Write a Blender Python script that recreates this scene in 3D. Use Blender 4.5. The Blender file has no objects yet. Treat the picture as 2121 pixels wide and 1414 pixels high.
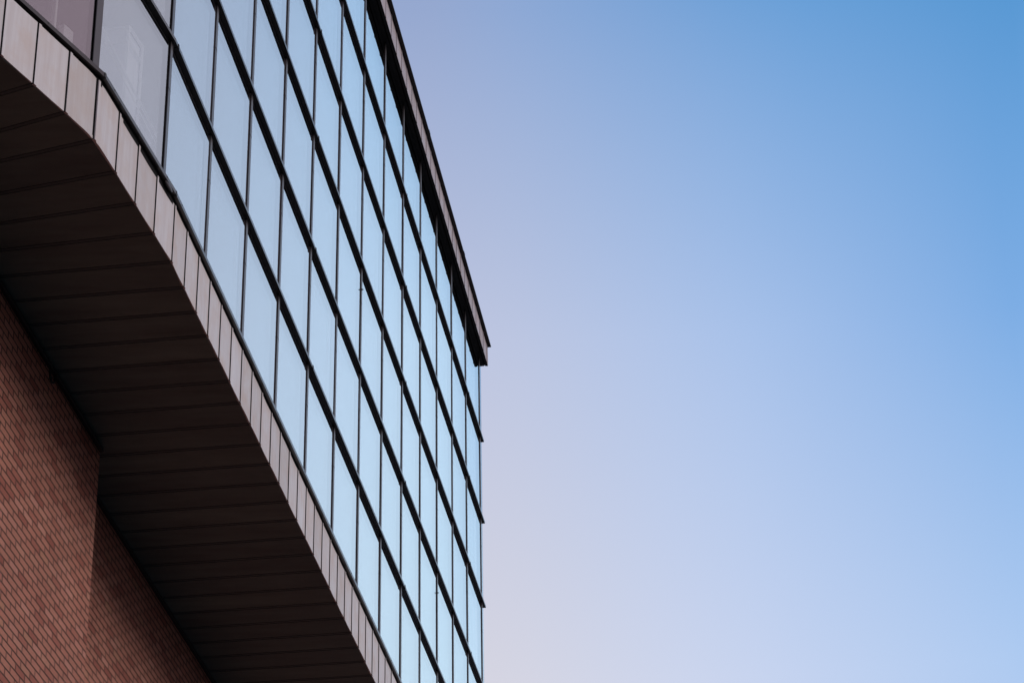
import bpy, bmesh, math, random
from mathutils import Vector, Matrix
random.seed(7)
R = math.radians
S = 1.35                      # one facade bay in metres
EYE = 1.6                     # camera height
sc = bpy.context.scene
col = sc.collection

# ------------------------------------------------------------------ camera
PITCH, ROLL = 29.10222, 1.03139
cam = bpy.data.cameras.new('camera')
cam.sensor_fit = 'HORIZONTAL'
cam.sensor_width = 36.0
cam.lens = 5292.586 / 2121.0 * 36.0
cam.clip_start = 0.1
cam.clip_end = 20000
cam_o = bpy.data.objects.new('camera', cam)
col.objects.link(cam_o)
cam_o.matrix_world = (Matrix.Translation((0, 0, EYE)) @ Matrix.Rotation(R(90 + PITCH), 4, 'X')
                      @ Matrix.Rotation(R(-ROLL), 4, 'Z'))
sc.camera = cam_o

# ------------------------------------------------------------------ colour management
sc.view_settings.view_transform = 'Standard'
sc.view_settings.look = 'None'
sc.view_settings.exposure = 0.0
sc.view_settings.gamma = 1.0
sc.cycles.max_bounces = 10
sc.cycles.transparent_max_bounces = 16
sc.cycles.glossy_bounces = 6
sc.cycles.caustics_reflective = False
sc.cycles.caustics_refractive = False


def lin(r, g, b, k=1.0):
    f = lambda c: ((c / 255.0 + 0.055) / 1.055) ** 2.4 if c > 10 else c / 255.0 / 12.92
    return (f(r) * k, f(g) * k, f(b) * k, 1.0)


# ------------------------------------------------------------------ sky (dusk)
SUN_EL, SUN_AZ = 32.0, 102.0       # azimuth: degrees clockwise from +Y
w = bpy.data.worlds.new('World')
sc.world = w
w.use_nodes = True
nt = w.node_tree
nt.nodes.clear()
N = nt.nodes.new
L = nt.links.new
out = N('ShaderNodeOutputWorld')
bg = N('ShaderNodeBackground')
bg.inputs['Strength'].default_value = 0.1
sky = N('ShaderNodeTexSky')
sky.sky_type = 'NISHITA'
sky.sun_disc = False
sky.sun_elevation = R(SUN_EL)
sky.sun_rotation = R(SUN_AZ)
sky.dust_density = 2.0
sky.ozone_density = 2.0
tc = N('ShaderNodeTexCoord')
sep = N('ShaderNodeSeparateXYZ')
L(tc.outputs['Generated'], sep.inputs[0])


def math_node(op, a, b=None, c=None, tree=None):
    n = (tree or nt).nodes.new('ShaderNodeMath')
    n.operation = op
    for i, v in enumerate((a, b, c)):
        if v is None:
            continue
        if isinstance(v, (int, float)):
            n.inputs[i].default_value = v
        else:
            (tree or nt).links.new(v, n.inputs[i])
    return n.outputs[0]


# bearing (clockwise from +Y) and height above the horizon, both in degrees
az = math_node('MULTIPLY', math_node('ARCTAN2', sep.outputs['X'], sep.outputs['Y']), 180 / math.pi)
el = math_node('MULTIPLY', math_node('ARCSINE', sep.outputs['Z']), 180 / math.pi)
AZ0, AZ1 = -20.0, 180.0
cl = N('ShaderNodeTexNoise')
cl.inputs['Scale'].default_value = 5.0
cl.inputs['Detail'].default_value = 3.0
L(tc.outputs['Generated'], cl.inputs['Vector'])
az = math_node('MULTIPLY_ADD', math_node('SUBTRACT', cl.outputs['Fac'], 0.5), 0.9, az)
azf = math_node('DIVIDE', math_node('SUBTRACT', az, AZ0), AZ1 - AZ0)


def ramp(fac, stops, tree=None, interp='LINEAR'):
    n = (tree or nt).nodes.new('ShaderNodeValToRGB')
    cr = n.color_ramp
    cr.interpolation = interp
    cr.elements[0].position, cr.elements[0].color = stops[0]
    cr.elements[1].position, cr.elements[1].color = stops[-1]
    for p, c in stops[1:-1]:
        e = cr.elements.new(p)
        e.color = c
    (tree or nt).links.new(fac, n.inputs[0])
    return n.outputs['Color']


GRID = [-20, -8, -4, -2, 0, 2, 4, 6, 8, 10, 11, 12, 12.6, 13.2, 13.8, 14.4, 15.0, 15.7, 16.5, 17.5, 18.5, 20, 22, 25, 28, 33, 38, 48, 58, 80, 105, 180]


def azramp(lst):
    """sky tone against bearing: the listed tones, blended smoothly into each other"""
    pts = [(a, lin(*c, k=0.5)) for a, c in lst]

    def at(x):
        if x <= pts[0][0]:
            return pts[0][1]
        for (a, c), (b, d) in zip(pts, pts[1:]):
            if x <= b:
                t = (x - a) / (b - a)
                return tuple(p + (q - p) * t for p, q in zip(c, d))
        return pts[-1][1]

    res = []
    for g in GRID:
        sg = 0.75 if 9 < g < 20 else 1.5
        acc, tot = [0.0] * 4, 0.0
        for k in range(-8, 9):
            wgt = math.exp(-(k / 4.0) ** 2 * 2)
            acc = [p + wgt * q for p, q in zip(acc, at(g + k * sg / 4.0))]
            tot += wgt
        res.append(((g - AZ0) / (AZ1 - AZ0), tuple(p / tot for p in acc)))
    return ramp(azf, res)


rows = [
    (4.0, azramp([(-20, (214, 200, 206)), (0, (220, 212, 218)), (12, (205, 212, 236)), (18, (222, 236, 250)), (45, (190, 176, 182)), (70, (140, 124, 128)), (105, (130, 118, 122)), (150, (196, 184, 190)), (180, (200, 188, 194))])),
    (21.5, azramp([(-20, (216, 211, 221)), (-0.5, (215, 214, 226)), (5, (203, 214, 240)), (13.1, (169, 201, 242)), (15.4, (219, 250, 272)), (18, (221, 248, 270)), (21, (215, 237, 261)), (26, (210, 223, 244)), (38, (205, 206, 222)), (58, (176, 160, 171)), (105, (178, 162, 172)), (150, (232, 220, 228)), (180, (232, 220, 228))])),
    (29.1, azramp([(-20, (190, 191, 214)), (-0.3, (191, 199, 225)), (5.5, (172, 196, 235)), (13.9, (117, 170, 228)), (15.9, (212, 244, 272)), (18.3, (210, 238, 267)), (22, (202, 221, 247)), (26, (198, 211, 235)), (38, (199, 200, 217)), (58, (172, 155, 167)), (105, (178, 162, 174)), (150, (226, 216, 228)), (180, (226, 216, 228))])),
    (36.5, azramp([(-20, (156, 168, 204)), (-2, (151, 169, 208)), (0, (144, 170, 214)), (7, (108, 161, 217)), (15.0, (78, 148, 209)), (17.9, (182, 220, 258)), (20, (183, 208, 241)), (24, (185, 198, 223)), (28, (190, 200, 221)), (38, (193, 192, 208)), (58, (170, 152, 165)), (105, (172, 158, 172)), (150, (208, 204, 222)), (180, (208, 204, 222))])),
    (60.0, azramp([(-20, (92, 136, 200)), (10, (78, 138, 204)), (60, (120, 150, 204)), (180, (140, 158, 206))])),
]
cur = rows[0][1]
for (e0, _), (e1, c1) in zip(rows, rows[1:]):
    mr = N('ShaderNodeMapRange')
    mr.inputs['From Min'].default_value = e0
    mr.inputs['From Max'].default_value = e1
    L(el, mr.inputs['Value'])
    mx = N('ShaderNodeMix')
    mx.data_type = 'RGBA'
    L(mr.outputs[0], mx.inputs['Factor'])
    L(cur, mx.inputs['A'])
    L(c1, mx.inputs['B'])
    cur = mx.outputs['Result']
sc10 = N('ShaderNodeVectorMath')
sc10.operation = 'SCALE'
sc10.inputs['Scale'].default_value = 20.0
L(cur, sc10.inputs[0])
fin = N('ShaderNodeMix')
fin.data_type = 'RGBA'
fin.inputs['Factor'].default_value = 0.985        # dusk tones over the physical sky
L(sky.outputs['Color'], fin.inputs['A'])
L(sc10.outputs['Vector'], fin.inputs['B'])
L(fin.outputs['Result'], bg.inputs['Color'])
L(bg.outputs[0], out.inputs[0])

# ------------------------------------------------------------------ low, soft evening sun
sun = bpy.data.lights.new('sun', 'SUN')
sun.energy = 1.6
sun.angle = R(28)
sun.color = (1.0, 0.93, 0.90)
sun_o = bpy.data.objects.new('sun', sun)
col.objects.link(sun_o)
sd = Vector((math.sin(R(SUN_AZ)) * math.cos(R(SUN_EL)), math.cos(R(SUN_AZ)) * math.cos(R(SUN_EL)), math.sin(R(SUN_EL))))
sun_o.rotation_euler = sd.to_track_quat('Z', 'Y').to_euler()


# ================================================================== materials
def mat(name):
    m = bpy.data.materials.new(name)
    m.use_nodes = True
    m.node_tree.nodes.clear()
    o = m.node_tree.nodes.new('ShaderNodeOutputMaterial')
    return m, m.node_tree, o


def principled(tree, o, base=None, rough=0.5, metal=0.0, spec=0.5):
    p = tree.nodes.new('ShaderNodeBsdfPrincipled')
    if base is not None:
        p.inputs['Base Color'].default_value = base
    p.inputs['Roughness'].default_value = rough
    p.inputs['Metallic'].default_value = metal
    p.inputs['Specular IOR Level'].default_value = spec
    tree.links.new(p.outputs[0], o.inputs['Surface'])
    return p


def noise(tree, vec, scale, detail=4.0, rough=0.55, stretch=None):
    if stretch:
        mp = tree.nodes.new('ShaderNodeMapping')
        mp.inputs['Scale'].default_value = stretch
        tree.links.new(vec, mp.inputs['Vector'])
        vec = mp.outputs['Vector']
    n = tree.nodes.new('ShaderNodeTexNoise')
    n.inputs['Scale'].default_value = scale
    n.inputs['Detail'].default_value = detail
    n.inputs['Roughness'].default_value = rough
    tree.links.new(vec, n.inputs['Vector'])
    return n.outputs['Fac']


def objco(tree):
    t = tree.nodes.new('ShaderNodeTexCoord')
    return t.outputs['Object']


def bump(tree, h, strength, dist, p):
    b = tree.nodes.new('ShaderNodeBump')
    b.inputs['Strength'].default_value = strength
    b.inputs['Distance'].default_value = dist
    tree.links.new(h, b.inputs['Height'])
    tree.links.new(b.outputs['Normal'], p.inputs['Normal'])


def mixc(tree, fac, a, b, mode='MIX'):
    m = tree.nodes.new('ShaderNodeMix')
    m.data_type = 'RGBA'
    m.blend_type = mode
    for sck, v in (('Factor', fac), ('A', a), ('B', b)):
        if isinstance(v, (int, float, tuple)):
            m.inputs[sck].default_value = v
        else:
            tree.links.new(v, m.inputs[sck])
    return m.outputs['Result']


def metal_paint(name, base, rough, var=0.25, spec=0.4):
    m, t, o = mat(name)
    p = principled(t, o, base, rough, 0.0, spec)
    co = objco(t)
    n1 = noise(t, co, 3.0, 5, 0.6)
    r = ramp(n1, [(0.3, (1 - var,) * 3 + (1,)), (0.7, (1 + var,) * 3 + (1,))], t)
    t.links.new(mixc(t, 1.0, base, r, 'MULTIPLY'), p.inputs['Base Color'])
    return m


M = {}
M['black'] = metal_paint('black anodised metal', (0.016, 0.016, 0.018, 1), 0.5, 0.2, 0.3)
M['cap'] = metal_paint('dark grey mullion metal', (0.050, 0.044, 0.047, 1), 0.36, 0.15, 0.5)
M['fin'] = metal_paint('dark fin metal', (0.042, 0.037, 0.039, 1), 0.26, 0.2, 0.5)
M['trim'] = metal_paint('dark sill flashing', (0.032, 0.028, 0.030, 1), 0.30, 0.25, 0.5)
M['gasket'] = metal_paint('black gasket', (0.008, 0.008, 0.009, 1), 0.8, 0.1, 0.1)
M['spacer'] = metal_paint('pale mauve frame lining', (0.86, 0.74, 0.75, 1), 0.6, 0.05, 0.2)
M['room'] = metal_paint('dim interior finish', (0.04, 0.038, 0.038, 1), 0.9, 0.2, 0.1)
M['white'] = metal_paint('white interior paint', (0.85, 0.84, 0.84, 1), 0.7, 0.05, 0.2)
M['pale'] = metal_paint('pale interior panel', (0.75, 0.75, 0.77, 1), 0.7, 0.05, 0.2)
M['cable'] = metal_paint('black cable', (0.012, 0.012, 0.013, 1), 0.7, 0.1, 0.2)


def glass(name, f0, tint):
    m, t, o = mat(name)
    lw = t.nodes.new('ShaderNodeLayerWeight')
    lw.inputs['Blend'].default_value = 0.5
    f = math_node('POWER', lw.outputs['Facing'], 4.0, tree=t)
    fac = math_node('MULTIPLY_ADD', f, 1 - f0, f0, tree=t)
    tr = t.nodes.new('ShaderNodeBsdfTransparent')
    tr.inputs['Color'].default_value = tint
    gl = t.nodes.new('ShaderNodeBsdfGlossy')
    gl.inputs['Roughness'].default_value = 0.0
    gl.inputs['Color'].default_value = (0.99, 0.995, 1.0, 1)
    mx = t.nodes.new('ShaderNodeMixShader')
    t.links.new(fac, mx.inputs[0])
    t.links.new(tr.outputs[0], mx.inputs[1])
    t.links.new(gl.outputs[0], mx.inputs[2])
    t.links.new(mx.outputs[0], o.inputs['Surface'])
    return m


M['outer'] = glass('clear outer glass', 0.42, (0.95, 0.96, 0.96, 1))
M['inner'] = glass('coated inner glass', 0.15, (0.86, 0.88, 0.88, 1))


def zinc(name, base, seed, stain=1.0):
    m, t, o = mat(name)
    p = principled(t, o, base, 0.5, 0.0, 0.35)
    co = objco(t)
    oi = t.nodes.new('ShaderNodeObjectInfo')
    off = t.nodes.new('ShaderNodeVectorMath')
    off.operation = 'MULTIPLY_ADD'
    comb = t.nodes.new('ShaderNodeCombineXYZ')
    for i in range(3):
        t.links.new(oi.outputs['Random'], comb.inputs[i])
    off.inputs[1].default_value = (37.0, 53.0, 19.0)
    t.links.new(comb.outputs[0], off.inputs[0])
    t.links.new(co, off.inputs[2])
    v = off.outputs[0]
    streak = noise(t, v, 1.0, 6, 0.65, (22.0, 22.0, 1.1))
    cloud = noise(t, v, 4.0, 5, 0.6)
    speck = noise(t, v, 34.0, 4, 0.7)
    c = mixc(t, ramp(streak, [(0.36, (0, 0, 0, 1)), (0.72, (1, 1, 1, 1))], t), base,
             (base[0] * 0.86, base[1] * 0.815, base[2] * 0.80, 1))
    c = mixc(t, ramp(cloud, [(0.44, (0, 0, 0, 1)), (0.72, (0.8, 0.8, 0.8, 1))], t), c,
             (base[0] * 0.90, base[1] * 0.79, base[2] * 0.72, 1))
    c = mixc(t, ramp(speck, [(0.70, (0, 0, 0, 1)), (0.80, (0.5 * stain,) * 3 + (1,))], t), c,
             (base[0] * 0.45, base[1] * 0.40, base[2] * 0.40, 1))
    tone = ramp(oi.outputs['Random'], [(0.0, (0.91, 0.90, 0.90, 1)), (0.5, (1.0, 0.98, 0.98, 1)), (1.0, (1.06, 1.06, 1.08, 1))], t)
    c = mixc(t, 1.0, c, tone, 'MULTIPLY')
    t.links.new(c, p.inputs['Base Color'])
    t.links.new(ramp(cloud, [(0.3, (0.40,) * 3 + (1,)), (0.7, (0.6,) * 3 + (1,))], t), p.inputs['Roughness'])
    bump(t, noise(t, v, 2.2, 2), 0.35, 0.02, p)
    return m


M['zinc'] = zinc('weathered zinc', (0.595, 0.578, 0.582, 1), 1)
M['shaded_eave_zinc'] = zinc('weathered zinc with painted eave shade', (0.43, 0.40, 0.43, 1), 2, 0.3)  # same zinc, base colour darkened to stand in for the coping's shade


def soffit_mat():
    m, t, o = mat('dark soffit metal')
    base = (0.090, 0.130, 0.128, 1)
    p = principled(t, o, base, 0.55, 0.0, 0.3)
    co = objco(t)
    n = noise(t, co, 1.0, 5, 0.6, (1.2, 5.0, 1.0))
    oi = t.nodes.new('ShaderNodeObjectInfo')
    r = ramp(n, [(0.3, (0.72, 0.70, 0.70, 1)), (0.7, (1.25, 1.25, 1.2, 1))], t)
    r2 = ramp(oi.outputs['Random'], [(0, (0.82, 0.82, 0.84, 1)), (1, (1.12, 1.08, 1.05, 1))], t)
    t.links.new(mixc(t, 1.0, mixc(t, 1.0, base, r, 'MULTIPLY'), r2, 'MULTIPLY'), p.inputs['Base Color'])
    bump(t, noise(t, co, 2.0, 3), 0.3, 0.02, p)
    return m


M['soffit'] = soffit_mat()
M['seam'] = metal_paint('soffit seam strip', (0.046, 0.075, 0.082, 1), 0.5, 0.15, 0.3)


def brick_mat():
    m, t, o = mat('red brick')
    p = principled(t, o, None, 0.85, 0.0, 0.2)
    uv = t.nodes.new('ShaderNodeUVMap')
    uv.uv_map = 'brick'
    bt = t.nodes.new('ShaderNodeTexBrick')
    bt.offset = 0.5
    bt.offset_frequency = 2
    bt.inputs['Scale'].default_value = 1.0
    bt.inputs['Brick Width'].default_value = BW
    bt.inputs['Row Height'].default_value = BH
    bt.inputs['Mortar Size'].default_value = 0.0066
    bt.inputs['Mortar Smooth'].default_value = 0.15
    bt.inputs['Bias'].default_value = 0.0
    bt.inputs['Color1'].default_value = (0, 0, 0, 1)
    bt.inputs['Color2'].default_value = (1, 1, 1, 1)
    bt.inputs['Mortar'].default_value = (0.5, 0.5, 0.5, 1)
    # slightly uneven laying
    dn = noise(t, uv.outputs[0], 9.0, 2)
    wob = t.nodes.new('ShaderNodeVectorMath')
    wob.operation = 'MULTIPLY_ADD'
    wob.inputs[1].default_value = (0.006, 0.006, 0)
    dnv = t.nodes.new('ShaderNodeTexNoise')
    dnv.inputs['Scale'].default_value = 9.0
    t.links.new(uv.outputs[0], dnv.inputs['Vector'])
    t.links.new(dnv.outputs['Color'], wob.inputs[0])
    t.links.new(uv.outputs[0], wob.inputs[2])
    t.links.new(wob.outputs[0], bt.inputs['Vector'])
    c = ramp(bt.outputs['Color'], [
        (0.0, (0.25, 0.086, 0.062, 1)), (0.08, (0.29, 0.106, 0.077, 1)), (0.18, (0.345, 0.148, 0.105, 1)),
        (0.5, (0.37, 0.163, 0.117, 1)), (0.75, (0.352, 0.143, 0.102, 1)), (0.92, (0.41, 0.192, 0.144, 1)), (1.0, (0.35, 0.167, 0.110, 1))], t)
    big = noise(t, uv.outputs[0], 1.3, 4, 0.6)
    c = mixc(t, 1.0, c, ramp(big, [(0.3, (0.91, 0.89, 0.89, 1)), (0.7, (1.15, 1.15, 1.14, 1))], t), 'MULTIPLY')
    fine = noise(t, uv.outputs[0], 55.0, 5, 0.7)
    c = mixc(t, 1.0, c, ramp(fine, [(0.25, (0.78, 0.77, 0.77, 1)), (0.75, (1.2, 1.2, 1.2, 1))], t), 'MULTIPLY')
    # perpends are raked wider and deeper than the beds
    sx = t.nodes.new('ShaderNodeSeparateXYZ')
    t.links.new(wob.outputs[0], sx.inputs[0])
    row = math_node('FLOOR', math_node('DIVIDE', sx.outputs['Y'], BH, tree=t), tree=t)
    even = math_node('SUBTRACT', 1.0, math_node('FLOORED_MODULO', row, 2.0, tree=t), tree=t)
    fx = math_node('FRACT', math_node('MULTIPLY_ADD', even, 0.5, math_node('DIVIDE', sx.outputs['X'], BW, tree=t), t), tree=t)
    dx = math_node('MULTIPLY', math_node('MINIMUM', fx, math_node('SUBTRACT', 1.0, fx, tree=t), tree=t), BW, tree=t)
    per = t.nodes.new('ShaderNodeMapRange')
    per.inputs['From Min'].default_value = 0.0070
    per.inputs['From Max'].default_value = 0.0098
    per.inputs['To Min'].default_value = 1.0
    per.inputs['To Max'].default_value = 0.0
    t.links.new(dx, per.inputs['Value'])
    joint = math_node('MAXIMUM', bt.outputs['Fac'], per.outputs[0], tree=t)
    c = mixc(t, joint, c, (0.036, 0.022, 0.018, 1))
    t.links.new(c, p.inputs['Base Color'])
    h = math_node('SUBTRACT', math_node('MULTIPLY', fine, 0.25, tree=t), joint, tree=t)
    bump(t, h, 0.8, 0.006, p)
    return m


BW, BH = 0.2335, 0.0650
M['brick'] = brick_mat()


def ground_mat():
    m, t, o = mat('dark paving')
    p = principled(t, o, (0.08, 0.078, 0.076, 1), 0.9)
    co = objco(t)
    bt = t.nodes.new('ShaderNodeTexBrick')
    bt.inputs['Scale'].default_value = 1.0
    bt.inputs['Brick Width'].default_value = 0.6
    bt.inputs['Row Height'].default_value = 0.6
    bt.inputs['Mortar Size'].default_value = 0.008
    bt.inputs['Color1'].default_value = (0.042, 0.042, 0.042, 1)
    bt.inputs['Color2'].default_value = (0.052, 0.052, 0.051, 1)
    bt.inputs['Mortar'].default_value = (0.02, 0.02, 0.02, 1)
    t.links.new(co, bt.inputs['Vector'])
    n = noise(t, co, 0.8, 6, 0.65)
    t.links.new(mixc(t, 1.0, bt.outputs['Color'], ramp(n, [(0.3, (0.75,) * 3 + (1,)), (0.7, (1.2,) * 3 + (1,))], t), 'MULTIPLY'), p.inputs['Base Color'])
    bump(t, bt.outputs['Fac'], 0.3, 0.004, p)
    return m


M['ground'] = ground_mat()


# ================================================================== geometry helpers
def V2(x, y):
    return Vector((x, y))


def hdir(deg):
    return V2(math.cos(R(deg)), math.sin(R(deg)))


H_MAIN = 83.0005
T = hdir(H_MAIN)
NRM = V2(T.y, -T.x)                       # outward normal of the long facade
A = V2(-1.96164, 12.23656) * S            # mullion at the second bend


def P(s, d):
    """plan point: s bays along the long facade (1 = second bend), d metres outward"""
    return A + T * ((s - 1) * S) + NRM * d


def Z(u):
    return u * S + EYE


ZL = [Z(8.857 + 0.99443 * j) for j in range(6)]       # underside of transoms 1..5, eaves soffit
ZT = Z(7.8248 - 0.0187)                                        # top of the sill flashing
ZB = Z(7.3734 + 0.0105)                                        # soffit level
S_END = 14.205
q0 = V2(-2.19687, 11.19706) * S                       # mullion at the first bend


def offset_line(p, q, d):
    u = (q - p).normalized()
    n = V2(u.y, -u.x)
    return p + n * d, q + n * d


def offset_poly(pts, d):
    segs = [offset_line(a, b, d) for a, b in zip(pts, pts[1:])]
    res = [segs[0][0]]
    for (a, b), (c, e) in zip(segs, segs[1:]):
        u, v = b - a, e - c
        den = u.x * v.y - u.y * v.x
        k = ((c - a).x * v.y - (c - a).y * v.x) / den
        res.append(a + u * k)
    res.append(segs[-1][1])
    return res


H_LEFT = 65.0
G = [q0 - hdir(H_LEFT) * (2.4 * S), q0, A, P(S_END, 0)]
trim0 = V2(-2.12106, 11.04982) * S
trim1 = P(0.9694, 0.0737 * S)
TR = [trim0 - hdir(64.3) * (2.4 * S), trim0, trim1, P(S_END + 0.03, 0.0737 * S)]
fas0 = V2(-2.13771, 11.02526) * S
fas1 = P(1.0374, 0.0622 * S)
FA = [fas0 - hdir(65.1) * (2.4 * S), fas0, fas1, P(S_END + 0.02, 0.0622 * S)]


TR = offset_poly(TR, 0.0108)
FA = offset_poly(FA, -0.0068)
fas0, fas1, trim0, trim1 = FA[1], FA[2], TR[1], TR[2]


def add_mesh(name, bm, m, parent=None):
    me = bpy.data.meshes.new(name)
    bmesh.ops.recalc_face_normals(bm, faces=bm.faces)
    bm.to_mesh(me)
    bm.free()
    for mm in (m if isinstance(m, (list, tuple)) else [m]):
        me.materials.append(mm)
    o = bpy.data.objects.new(name, me)
    col.objects.link(o)
    if parent is not None:
        o.parent = parent
    return o


def prism(bm, plan, z0, z1, mi=0):
    n = len(plan)
    lo = [bm.verts.new((p.x, p.y, z0)) for p in plan]
    hi = [bm.verts.new((p.x, p.y, z1)) for p in plan]
    fs = [bm.faces.new(lo[::-1]), bm.faces.new(hi)]
    for i in range(n):
        j = (i + 1) % n
        fs.append(bm.faces.new((lo[i], lo[j], hi[j], hi[i])))
    for f in fs:
        f.material_index = mi
    return fs


def strip(bm, inner, outer, z0, z1, mi=0):
    """an extruded band between two plan polylines of equal length"""
    k = len(inner)
    a = [[bm.verts.new((p.x, p.y, z)) for p in inner] for z in (z0, z1)]
    b = [[bm.verts.new((p.x, p.y, z)) for p in outer] for z in (z0, z1)]
    fs = []
    for i in range(k - 1):
        fs.append(bm.faces.new((a[0][i], a[0][i + 1], b[0][i + 1], b[0][i])))
        fs.append(bm.faces.new((a[1][i], b[1][i], b[1][i + 1], a[1][i + 1])))
        fs.append(bm.faces.new((b[0][i], b[0][i + 1], b[1][i + 1], b[1][i])))
        fs.append(bm.faces.new((a[0][i + 1], a[0][i], a[1][i], a[1][i + 1])))
    fs.append(bm.faces.new((a[0][0], b[0][0], b[1][0], a[1][0])))
    fs.append(bm.faces.new((b[0][-1], a[0][-1], a[1][-1], b[1][-1])))
    for f in fs:
        f.material_index = mi


def obox(bm, c, u, n, z0, z1, hu, d0, d1, mi=0):
    """box around plan point c: half width hu along u, from d0 to d1 along n"""
    prism(bm, [c - u * hu + n * d0, c + u * hu + n * d0, c + u * hu + n * d1, c - u * hu + n * d1], z0, z1, mi)


# ================================================================== ground
bm = bmesh.new()
q = [bm.verts.new((x, y, 0)) for x, y in ((-4000, -4000), (4000, -4000), (4000, 4000), (-4000, 4000))]
bm.faces.new(q)
g = add_mesh('ground', bm, M['ground'])
g['kind'] = 'structure'

# ================================================================== the building
B = bpy.data.objects.new('office_building', None)
B.location = (0, 0, 0)
B.empty_display_size = 1.0
col.objects.link(B)
B['label'] = 'office building with a dark-framed glass wall overhanging its red brick base'
B['category'] = 'building'

GL_D = -0.009          # outer glass plane, behind the cap faces
IN_D = -0.032          # inner glass plane
FIN_D = 0.030          # front of the transom fins
FIN_T = 0.031

# ---- facets of the glass wall: list of (start, end) mullion plan points
mull = [q0 - hdir(H_LEFT) * (2.38 * S), q0 - hdir(H_LEFT) * (1.36 * S), q0] + [P(k, 0) for k in range(1, 14)] + [P(14.065, 0)]
facets = []
for a, b in zip(mull, mull[1:]):
    facets.append((a, b))
facets.append((mull[-1], P(S_END, 0)))          # narrow end light beside the corner

rows_z = [(ZT - 0.03, ZL[0])] + [(ZL[j] + FIN_T, ZL[j + 1]) for j in range(5)]


def quad(bm, a, b, z0, z1, mi=0):
    f = bm.faces.new([bm.verts.new((a.x, a.y, z0)), bm.verts.new((b.x, b.y, z0)), bm.verts.new((b.x, b.y, z1)), bm.verts.new((a.x, a.y, z1))])
    f.material_index = mi
    return f


for fi, (a, b) in enumerate(facets):
    u = (b - a).normalized()
    n = V2(u.y, -u.x)
    last = fi == len(facets) - 1
    ea, eb = a + u * 0.027, b - u * (0.027 if not last else 0.006)
    for ri, (z0, z1) in enumerate(rows_z):
        # frame: lining of the opening (black gasket lip, then pale lining), head rail
        bm = bmesh.new()
        o1, o2, o3 = n * (GL_D - 0.001), n * (GL_D - 0.008), n * IN_D
        for e in (ea, eb):                                     # jambs
            for p0, p1, mi in ((o1, o3, 0),):
                zs = [z0, z1] if ri < 5 else [z0, z1 - 0.34, z1]  # top row: upper jamb and head blackened in place of eave shade
                for k, (za, zb) in enumerate(zip(zs, zs[1:])):
                    f = bm.faces.new([bm.verts.new((e.x + p0.x, e.y + p0.y, za)), bm.verts.new((e.x + p1.x, e.y + p1.y, za)),
                                      bm.verts.new((e.x + p1.x, e.y + p1.y, zb)), bm.verts.new((e.x + p0.x, e.y + p0.y, zb))])
                    f.material_index = 1 if k else mi
        om = n * (GL_D - 0.012)
        for zz, p0, p1, mi in ((z0 + 0.002, o1, o3, 1), (z1 - 0.002, o1, om, 1), (z1 - 0.002, om, o3, 0 if ri < 5 else 1)):      # sill and head
            f = bm.faces.new([bm.verts.new((p.x, p.y, zz)) for p in (ea + p0, eb + p0, eb + p1, ea + p1)])
            f.material_index = mi
        win = add_mesh('end_light' if last else 'window', bm, [M['spacer'], M['gasket']], B)
        # panes, each very slightly out of true
        for nm, dd, mm, k in (('outer_pane', GL_D, M['outer'], 1.0), ('inner_pane', IN_D, M['inner'], 1.0)):
            bm = bmesh.new()
            j1, j2 = random.uniform(-1, 1) * 0.0012, random.uniform(-1, 1) * 0.0012
            va = ea - u * 0.01 + n * dd
            vb = eb + u * 0.01 + n * dd
            vs = []
            for pp, zz, jj in ((va, z0, 0), (vb, z0, j1), (vb, z1, j1 + j2), (va, z1, j2)):
                x = pp + n * (jj * k)
                vs.append(bm.verts.new((x.x, x.y, zz)))
            bm.faces.new(vs)
            add_mesh(nm, bm, mm, win)

# ---- mullions
for i, c in enumerate(mull):
    if i < 2 or i >= 3:
        u = (T if i >= 3 else hdir(H_LEFT))
        hu = 0.031
    else:
        u = (hdir(77.2) + hdir(H_LEFT)).normalized()
        hu = 0.045
    n = V2(u.y, -u.x)
    bm = bmesh.new()
    obox(bm, c, u, n, ZT - 0.05, ZL[5] - 0.002, hu, -0.0065, 0.0, 0)
    obox(bm, c, u, n, ZT - 0.05, ZL[5] - 0.002, 0.026, -0.075, -0.0066, 1)
    # cover strip joints
    for j in range(5):
        zz = ZL[j] - 0.45
        obox(bm, c, u, n, zz, zz + 0.004, hu + 0.0012, -0.006, 0.0012, 1)
    mo = add_mesh('mullion', bm, [M['cap'], M['gasket']], B)
    # little anchor pins crossing two of the mullions
    for kk, jj, dz in ((7, 2, -0.33), (11, 1, -0.30)):
        if i == kk + 2:
            bm = bmesh.new()
            zz = ZL[jj] - 0.28
            obox(bm, c, u, n, zz, zz + 0.007, 0.006, 0.0005, 0.018)
            obox(bm, c, u, n, zz - 0.003, zz + 0.010, 0.010, 0.0005, 0.005)
            add_mesh('anchor_pin', bm, M['black'], mo)

# ---- transom fins
for j in range(5):
    bm = bmesh.new()
    strip(bm, offset_poly(G, -0.06), offset_poly(G, FIN_D), ZL[j], ZL[j] + FIN_T)
    tr = add_mesh('transom', bm, M['fin'], B)
    for sj in (1.06, 5.06, 9.06, 13.06):
        bm = bmesh.new()
        obox(bm, P(sj, 0), T, NRM, ZL[j] - 0.003, ZL[j] + FIN_T + 0.004, 0.012, 0.002, FIN_D + 0.004)
        add_mesh('joint_sleeve', bm, M['black'], tr)

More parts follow.
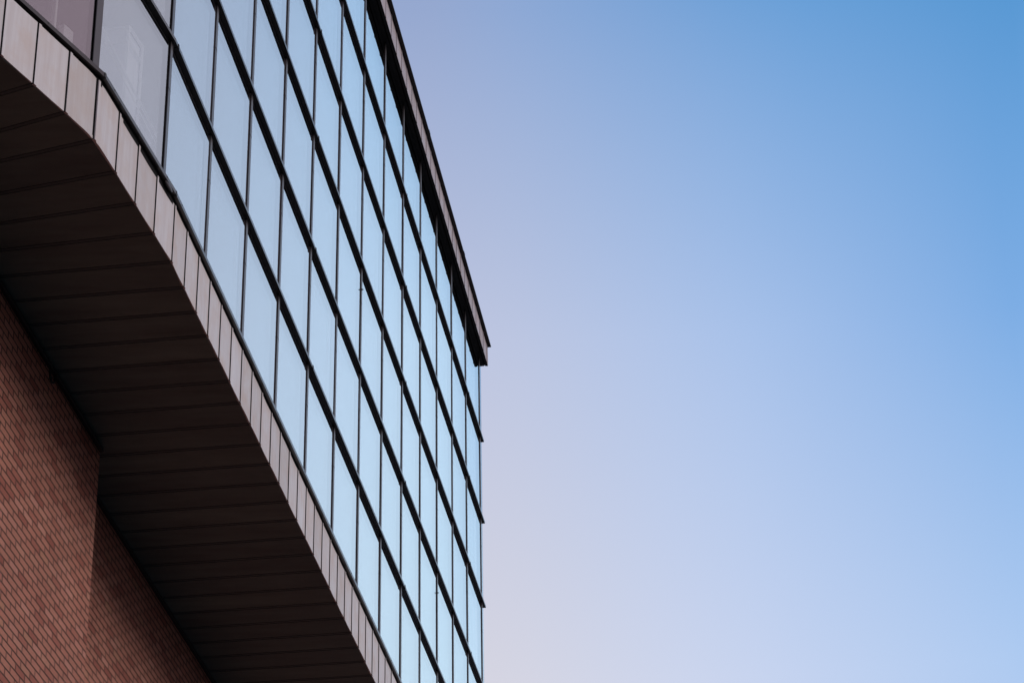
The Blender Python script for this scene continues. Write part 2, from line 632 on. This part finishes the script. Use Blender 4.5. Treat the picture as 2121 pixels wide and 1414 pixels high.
# ---- corner post and the hidden sides
bm = bmesh.new()
E0 = P(S_END, 0)
prism(bm, [P(S_END - 0.004, -0.06), P(S_END + 0.003, -0.06), P(S_END + 0.003, GL_D), P(S_END - 0.004, GL_D)], ZT - 0.05, ZL[5])
add_mesh('corner_trim', bm, M['cap'], B)
bm = bmesh.new()
prism(bm, [P(S_END - 0.25 / S, -0.13), P(S_END - 0.01, -0.13), P(S_END - 0.01, -9.0), P(S_END - 0.25 / S, -9.0)], ZB, ZL[5])
add_mesh('end_wall', bm, M['cap'], B)

bm = bmesh.new()
nl = V2(math.sin(R(H_LEFT)), -math.cos(R(H_LEFT)))
ul = hdir(H_LEFT)
prism(bm, [G[0] + ul * 0.01 - nl * 0.13, G[0] + ul * 0.2 - nl * 0.13, G[0] + ul * 0.2 - nl * 7, G[0] + ul * 0.01 - nl * 7], ZB + 0.04, ZL[5])
add_mesh('end_wall', bm, M['cap'], B)

# ---- sill flashing
bm = bmesh.new()
strip(bm, offset_poly(G, -0.085), TR, ZT - 0.034, ZT)
inner_t = offset_poly(TR, -0.036)
strip(bm, offset_poly(G, -0.085), inner_t, ZT - 0.090, ZT - 0.0345, 1)
fl = add_mesh('sill_flashing', bm, [M['trim'], M['gasket']], B)
for a, b in zip(TR, TR[1:]):
    u = (b - a).normalized()
    n = V2(u.y, -u.x)
    ln = (b - a).length
    k = 0.35 if ln < 3 else 0.75
    start = 0.2
    while start < ln:
        bm = bmesh.new()
        c = a + u * start
        obox(bm, c, u, n, ZT - 0.016, ZT - 0.004, 0.006, -0.002, 0.002)
        add_mesh('screw', bm, M['black'], fl)
        start += S * 0.87
for c, hd in ((trim0, 72), (trim1 + T * 0.02, 83)):
    u = hdir(hd)
    n = V2(u.y, -u.x)
    bm = bmesh.new()
    obox(bm, c, u, n, ZT - 0.036, ZT + 0.002, 0.012, -0.03, 0.0025)
    add_mesh('joint_sleeve', bm, M['black'], fl)
# loose folded end of the flashing just before the second bend
bm = bmesh.new()
u = (trim1 - trim0).normalized()
n = V2(u.y, -u.x)
c = trim1 - u * 0.13
bmesh.ops.create_uvsphere(bm, u_segments=14, v_segments=8, radius=1.0,
                          matrix=Matrix.Translation((c.x - n.x * 0.012, c.y - n.y * 0.012, ZT - 0.044)) @ Matrix.Rotation(math.atan2(u.y, u.x), 4, 'Z') @ Matrix.Diagonal((0.085, 0.012, 0.022, 1)))
add_mesh('folded_lip', bm, M['trim'], fl)

# ---- fascia: one sheet per panel, seams every 2/7 of a bay
PAN = 0.2862 * S
u1 = (FA[3] - FA[2]).normalized()
seams = []                                     # (plan point, inward heading in degrees)
ub = (fas1 - fas0)
for k in range(8, 0, -1):
    seams.append((fas0 - hdir(65.1) * (0.278 * S * k), 63.0 + 0.6 * (7 - k)))
for k, hd in zip(range(4), (70.5, 73.5, 76.5, 80.0)):
    seams.append((fas0 + ub * (k / 4.0), hd))
k = 0
while True:
    p = fas1 + u1 * (PAN * k)
    if (p - fas1).length > (FA[3] - fas1).length - 0.1:
        break
    seams.append((p, 82.6 if k == 0 else 83.0))
    k += 1
seams.append((FA[3], 83.0))
CORNER = 8
bis = V2(math.sin(R(72)), -math.cos(R(72)))
seams[CORNER] = (seams[CORNER][0] - bis * 0.014, seams[CORNER][1])
ZF = ZT - 0.066
for i, ((a, ha), (b, hb)) in enumerate(zip(seams, seams[1:])):
    u = (b - a).normalized()
    n = V2(u.y, -u.x)
    ln = (b - a).length
    bm = bmesh.new()
    # profile seen in plan: raised lap at the near edge, then a very slightly dished sheet
    prof = [(0.011, -0.012), (0.011, 0.007), (0.038, 0.007), (0.044, 0.0)]
    dish = random.uniform(-0.003, 0.003)
    for q in range(1, 5):
        x = 0.046 + (ln - 0.046) * q / 5
        prof.append((x, dish * math.sin(math.pi * q / 5)))
    if i in (CORNER - 1, CORNER):          # the sheet eases round the bend
        e = 0.13 if i == CORNER else ln - 0.13
        prof = [(x, y + (0.0105 * max(0.0, 1 - abs(x - e) / (ln * 0.8)) if y > -0.01 else 0.0)) for x, y in prof]
    prof += [(ln - 0.001, 0.0), (ln - 0.001, -0.012)]
    front = [a + u * x + n * y for x, y in prof]
    jz = random.uniform(0.0, 0.003)
    prism(bm, front, ZB + jz, ZF)
    prism(bm, [a + u * 0.0005 + n * -0.012, a + u * 0.0105 + n * -0.012, a + u * 0.0105 + n * 0.0055, a + u * 0.0005 + n * 0.0065], ZB + 0.002, ZF - 0.001, 1)
    add_mesh('fascia_panel', bm, [M['zinc'], M['gasket']], B)
bm = bmesh.new()
strip(bm, offset_poly(FA, -0.05), offset_poly(FA, -0.0125), ZB + 0.03, ZF - 0.003)
add_mesh('fascia_backing', bm, M['gasket'], B)

# ---- soffit boards
for i, ((a, ha), (b, hb)) in enumerate(zip(seams, seams[1:])):
    na = V2(math.sin(R(ha)), -math.cos(R(ha)))
    nb = V2(math.sin(R(hb)), -math.cos(R(hb)))
    u = (b - a).normalized()
    D0, D1 = 0.0105, 1.30 * S
    aa, bb = a + u * 0.034, b - u * 0.003
    pl = [aa - na * D0, bb - nb * D0, bb - nb * D1, aa - na * D1]
    bm = bmesh.new()
    z0 = ZB - 0.004
    # one long edge lapped a little lower than the other
    vs = [bm.verts.new((p.x, p.y, z0 + dz)) for p, dz in zip(pl, (0.0, 0.006, 0.006, 0.0))]
    vt = [bm.verts.new((p.x, p.y, z0 + 0.03)) for p in pl]
    bm.faces.new(vs[::-1])
    bm.faces.new(vt)
    for q in range(4):
        r = (q + 1) % 4
        bm.faces.new((vs[q], vs[r], vt[r], vt[q]))
    sp = add_mesh('soffit_panel', bm, M['soffit'], B)
    bm = bmesh.new()
    pl = [a + u * 0.001 - na * D0, aa - u * 0.001 - na * D0, aa - u * 0.001 - na * D1, a + u * 0.001 - na * D1]
    prism(bm, pl, z0 + 0.0035, z0 + 0.028)
    add_mesh('seam_strip', bm, M['seam'], sp)
bm = bmesh.new()
strip(bm, [P(-2.5, -9), P(1, -9), P(6, -9), P(S_END, -9)], offset_poly(FA, -0.06), ZB + 0.037, ZB + 0.30)
add_mesh('floor_deck', bm, M['room'], B)

# ---- eaves: soffit boards, fascia, coping
GE = G[:-1] + [P(14.27, 0)]
EV = 0.069 * S
bm = bmesh.new()
strip(bm, offset_poly(GE, -0.15), offset_poly(GE, 0.034), ZL[5], ZL[5] + 0.05, 0)
strip(bm, offset_poly(GE, 0.036), offset_poly(GE, 0.050), ZL[5] + 0.010, ZL[5] + 0.05, 1)
strip(bm, offset_poly(GE, 0.052), offset_poly(GE, EV - 0.003), ZL[5] - 0.003, ZL[5] + 0.05, 0)
add_mesh('eave_soffit', bm, [M['black'], M['gasket']], B)
EF = offset_poly(GE, EV)
ZE = Z(14.065)
eu = (EF[3] - EF[2]).normalized()
es = [(EF[2] + eu * (PAN * k)) for k in range(0, 47)]
es = [p for p in es if (p - EF[2]).length < (EF[3] - EF[2]).length - 0.1] + [EF[3]]
eb = EF[2] - EF[1]
es = [EF[1] - hdir(H_LEFT) * (0.278 * S * k) for k in range(8, 0, -1)] + [EF[1] + eb * (k / 4.0) for k in range(4)] + es
for a, b in zip(es, es[1:]):
    u = (b - a).normalized()
    n = V2(u.y, -u.x)
    ln = (b - a).length
    bm = bmesh.new()
    prof = [(0.006, -0.002), (0.006, 0.006), (0.03, 0.006), (0.033, 0.0), (ln - 0.001, 0.0), (ln - 0.001, -0.002)]
    front = [a + u * x + n * y for x, y in prof]
    prism(bm, front, ZL[5] - 0.006, ZE)
    add_mesh('eave_fascia_panel', bm, M['shaded_eave_zinc'], B)
bm = bmesh.new()
strip(bm, offset_poly(GE, -0.3), offset_poly(GE, EV - 0.0025), ZL[5] + 0.052, ZE - 0.002)
add_mesh('eave_backing', bm, M['gasket'], B)
bm = bmesh.new()
strip(bm, offset_poly(GE, -0.4), offset_poly(GE, EV + 0.051), ZE + 0.002, ZE + 0.020)
cp = add_mesh('coping', bm, M['black'], B)
for k in (2.9, 5.2, 7.5, 9.86, 12.2):
    bm = bmesh.new()
    obox(bm, P(k, 0), T, NRM, ZE + 0.004, ZE + 0.026, 0.05, EV + 0.02, EV + 0.055)
    add_mesh('joint_sleeve', bm, M['black'], cp)
bm = bmesh.new()
strip(bm, [P(-2.5, -9), P(1, -9), P(6, -9), P(14.27, -9)], offset_poly(GE, -0.39), ZE - 0.20, ZE + 0.01)
add_mesh('roof', bm, M['room'], B)

# ---- interior seen faintly through the glass
bm = bmesh.new()
prism(bm, [P(-2.5, -8.8), P(S_END - 0.2, -8.8), P(S_END - 0.2, -9.0), P(-2.5, -9.0)], ZB + 0.3, ZE - 0.2)
add_mesh('rear_wall', bm, M['room'], B)
bm = bmesh.new()
strip(bm, [P(-2.5, -8.8), P(1, -8.8), P(6, -8.8), P(S_END - 0.2, -8.8)], offset_poly(G, -0.45), ZL[2] - 0.1, ZL[2] + 0.2)
add_mesh('interior_floor', bm, M['room'], B)

# pale fittings standing behind the first two lights of glass
U0 = hdir(77.2)
N0 = V2(U0.y, -U0.x)


def Q(sx, d):
    return q0 + U0 * sx + N0 * d


def bar(bm, p, z, q, z2, r):
    tube(bm, [Vector((p.x, p.y, z)), Vector((q.x, q.y, z2))], r, 6)


def tube(bm, pts, r, seg=8):
    rings = []
    for i, p in enumerate(pts):
        d = (pts[min(i + 1, len(pts) - 1)] - pts[max(i - 1, 0)]).normalized()
        x = d.orthogonal().normalized()
        y = d.cross(x)
        rings.append([bm.verts.new(p + (x * math.cos(t) + y * math.sin(t)) * r) for t in [2 * math.pi * k / seg for k in range(seg)]])
    for a, b in zip(rings, rings[1:]):
        off = min(range(seg), key=lambda o: sum((a[k].co - b[(k + o) % seg].co).length for k in range(seg)))
        for k in range(seg):
            bm.faces.new((a[k], a[(k + 1) % seg], b[(k + 1 + off) % seg], b[(k + off) % seg]))
    bm.faces.new(rings[0][::-1])
    bm.faces.new(rings[-1])


bm = bmesh.new()
prism(bm, [Q(1.73, -0.52), Q(2.03, -0.52), Q(2.03, -0.74), Q(1.73, -0.74)], ZT - 0.3, 14.0)
ic = add_mesh('interior_cabinet', bm, M['pale'], B)
bm = bmesh.new()
for sx, d in ((1.73, -0.50), (2.03, -0.50), (1.73, -0.75)):
    bar(bm, Q(sx, d), ZT - 0.3, Q(sx, d), 14.01, 0.013)
for z in (14.01, 13.86):
    bar(bm, Q(1.73, -0.50), z, Q(2.03, -0.50), z, 0.013)
    bar(bm, Q(1.73, -0.50), z, Q(1.73, -0.75), z, 0.013)
add_mesh('edge_trim', bm, M['white'], ic)
bm = bmesh.new()
bar(bm, Q(1.15, -0.48), 13.58, Q(2.35, -0.44), 13.30, 0.012)
bar(bm, Q(1.15, -0.48), 13.50, Q(2.35, -0.44), 13.22, 0.006)
add_mesh('interior_rail', bm, M['white'], B)
U9 = hdir(H_LEFT)
N9 = V2(U9.y, -U9.x)
bm = bmesh.new()
c = q0 + U9 * 0.14 - N9 * 0.5
obox(bm, c, U9, N9, ZT - 0.3, ZL[1], 0.012, -0.03, 0.0)
add_mesh('interior_post', bm, M['white'], B)
bm = bmesh.new()
c = q0 + U9 * 0.31 - N9 * 0.5
obox(bm, c, U9, N9, ZT - 0.3, 13.05, 0.06, -0.05, 0.0)
add_mesh('interior_box', bm, M['pale'], B)

# ---- brick base
W1, W2, SC = -0.960 * S, -1.180 * S, 3.235


def wall_obj(name, s0, s1, d, thick, z1):
    bm = bmesh.new()
    uvl = bm.loops.layers.uv.new('brick')
    pts = [P(s0, d), P(s1, d), P(s1, d - thick), P(s0, d - thick)]
    prism(bm, pts, -0.5, z1)
    for f in bm.faces:
        for lp in f.loops:
            v = lp.vert.co
            sv = (V2(v.x, v.y) - A).dot(T)
            dv = (V2(v.x, v.y) - A).dot(NRM)
            f.normal_update()
            along = sv if abs(f.normal.x * NRM.x + f.normal.y * NRM.y) > 0.5 else dv
            lp[uvl].uv = (along, v.z)
    o = add_mesh(name, bm, M['brick'], B)
    return o


w1 = wall_obj('brick_wall', -3.0, SC, W1, 0.6, ZB + 0.004)
w2 = wall_obj('brick_wall', SC + 0.001, S_END - 0.3, W2, 0.4, ZB + 0.004)
w2['label'] = 'brick wall set further back in deep shade'
bm = bmesh.new()
obox(bm, P((-3 + SC) / 2, W1), T, NRM, ZB - 0.045, ZB + 0.004, (SC + 3) * S / 2 - 0.01, 0.001, 0.03)
add_mesh('wall_top_trim', bm, M['black'], B)
bm = bmesh.new()
obox(bm, P((SC + S_END - 0.3) / 2, W2), T, NRM, ZB - 0.04, ZB + 0.004, (S_END - 0.3 - SC) * S / 2 - 0.01, 0.001, 0.03)
add_mesh('wall_top_trim', bm, M['black'], B)


# cable clipped along the wall top with one hanging loop
def P3(s, d, z):
    p = P(s, d)
    return Vector((p.x, p.y, z))


bm = bmesh.new()
pts = [P3(1.0, W1 + 0.04, ZB - 0.06), P3(1.95, W1 + 0.04, ZB - 0.06)]
for k in range(13):
    th = math.pi * k / 12
    pts.append(P3(2.02 + 0.06 * (1 - math.cos(th)), W1 + 0.045, ZB - 0.07 - 0.11 * math.sin(th)))
pts += [P3(2.2, W1 + 0.04, ZB - 0.055), P3(3.2, W1 + 0.04, ZB - 0.055)]
tube(bm, pts, 0.010)
add_mesh('cable', bm, M['cable'], B)
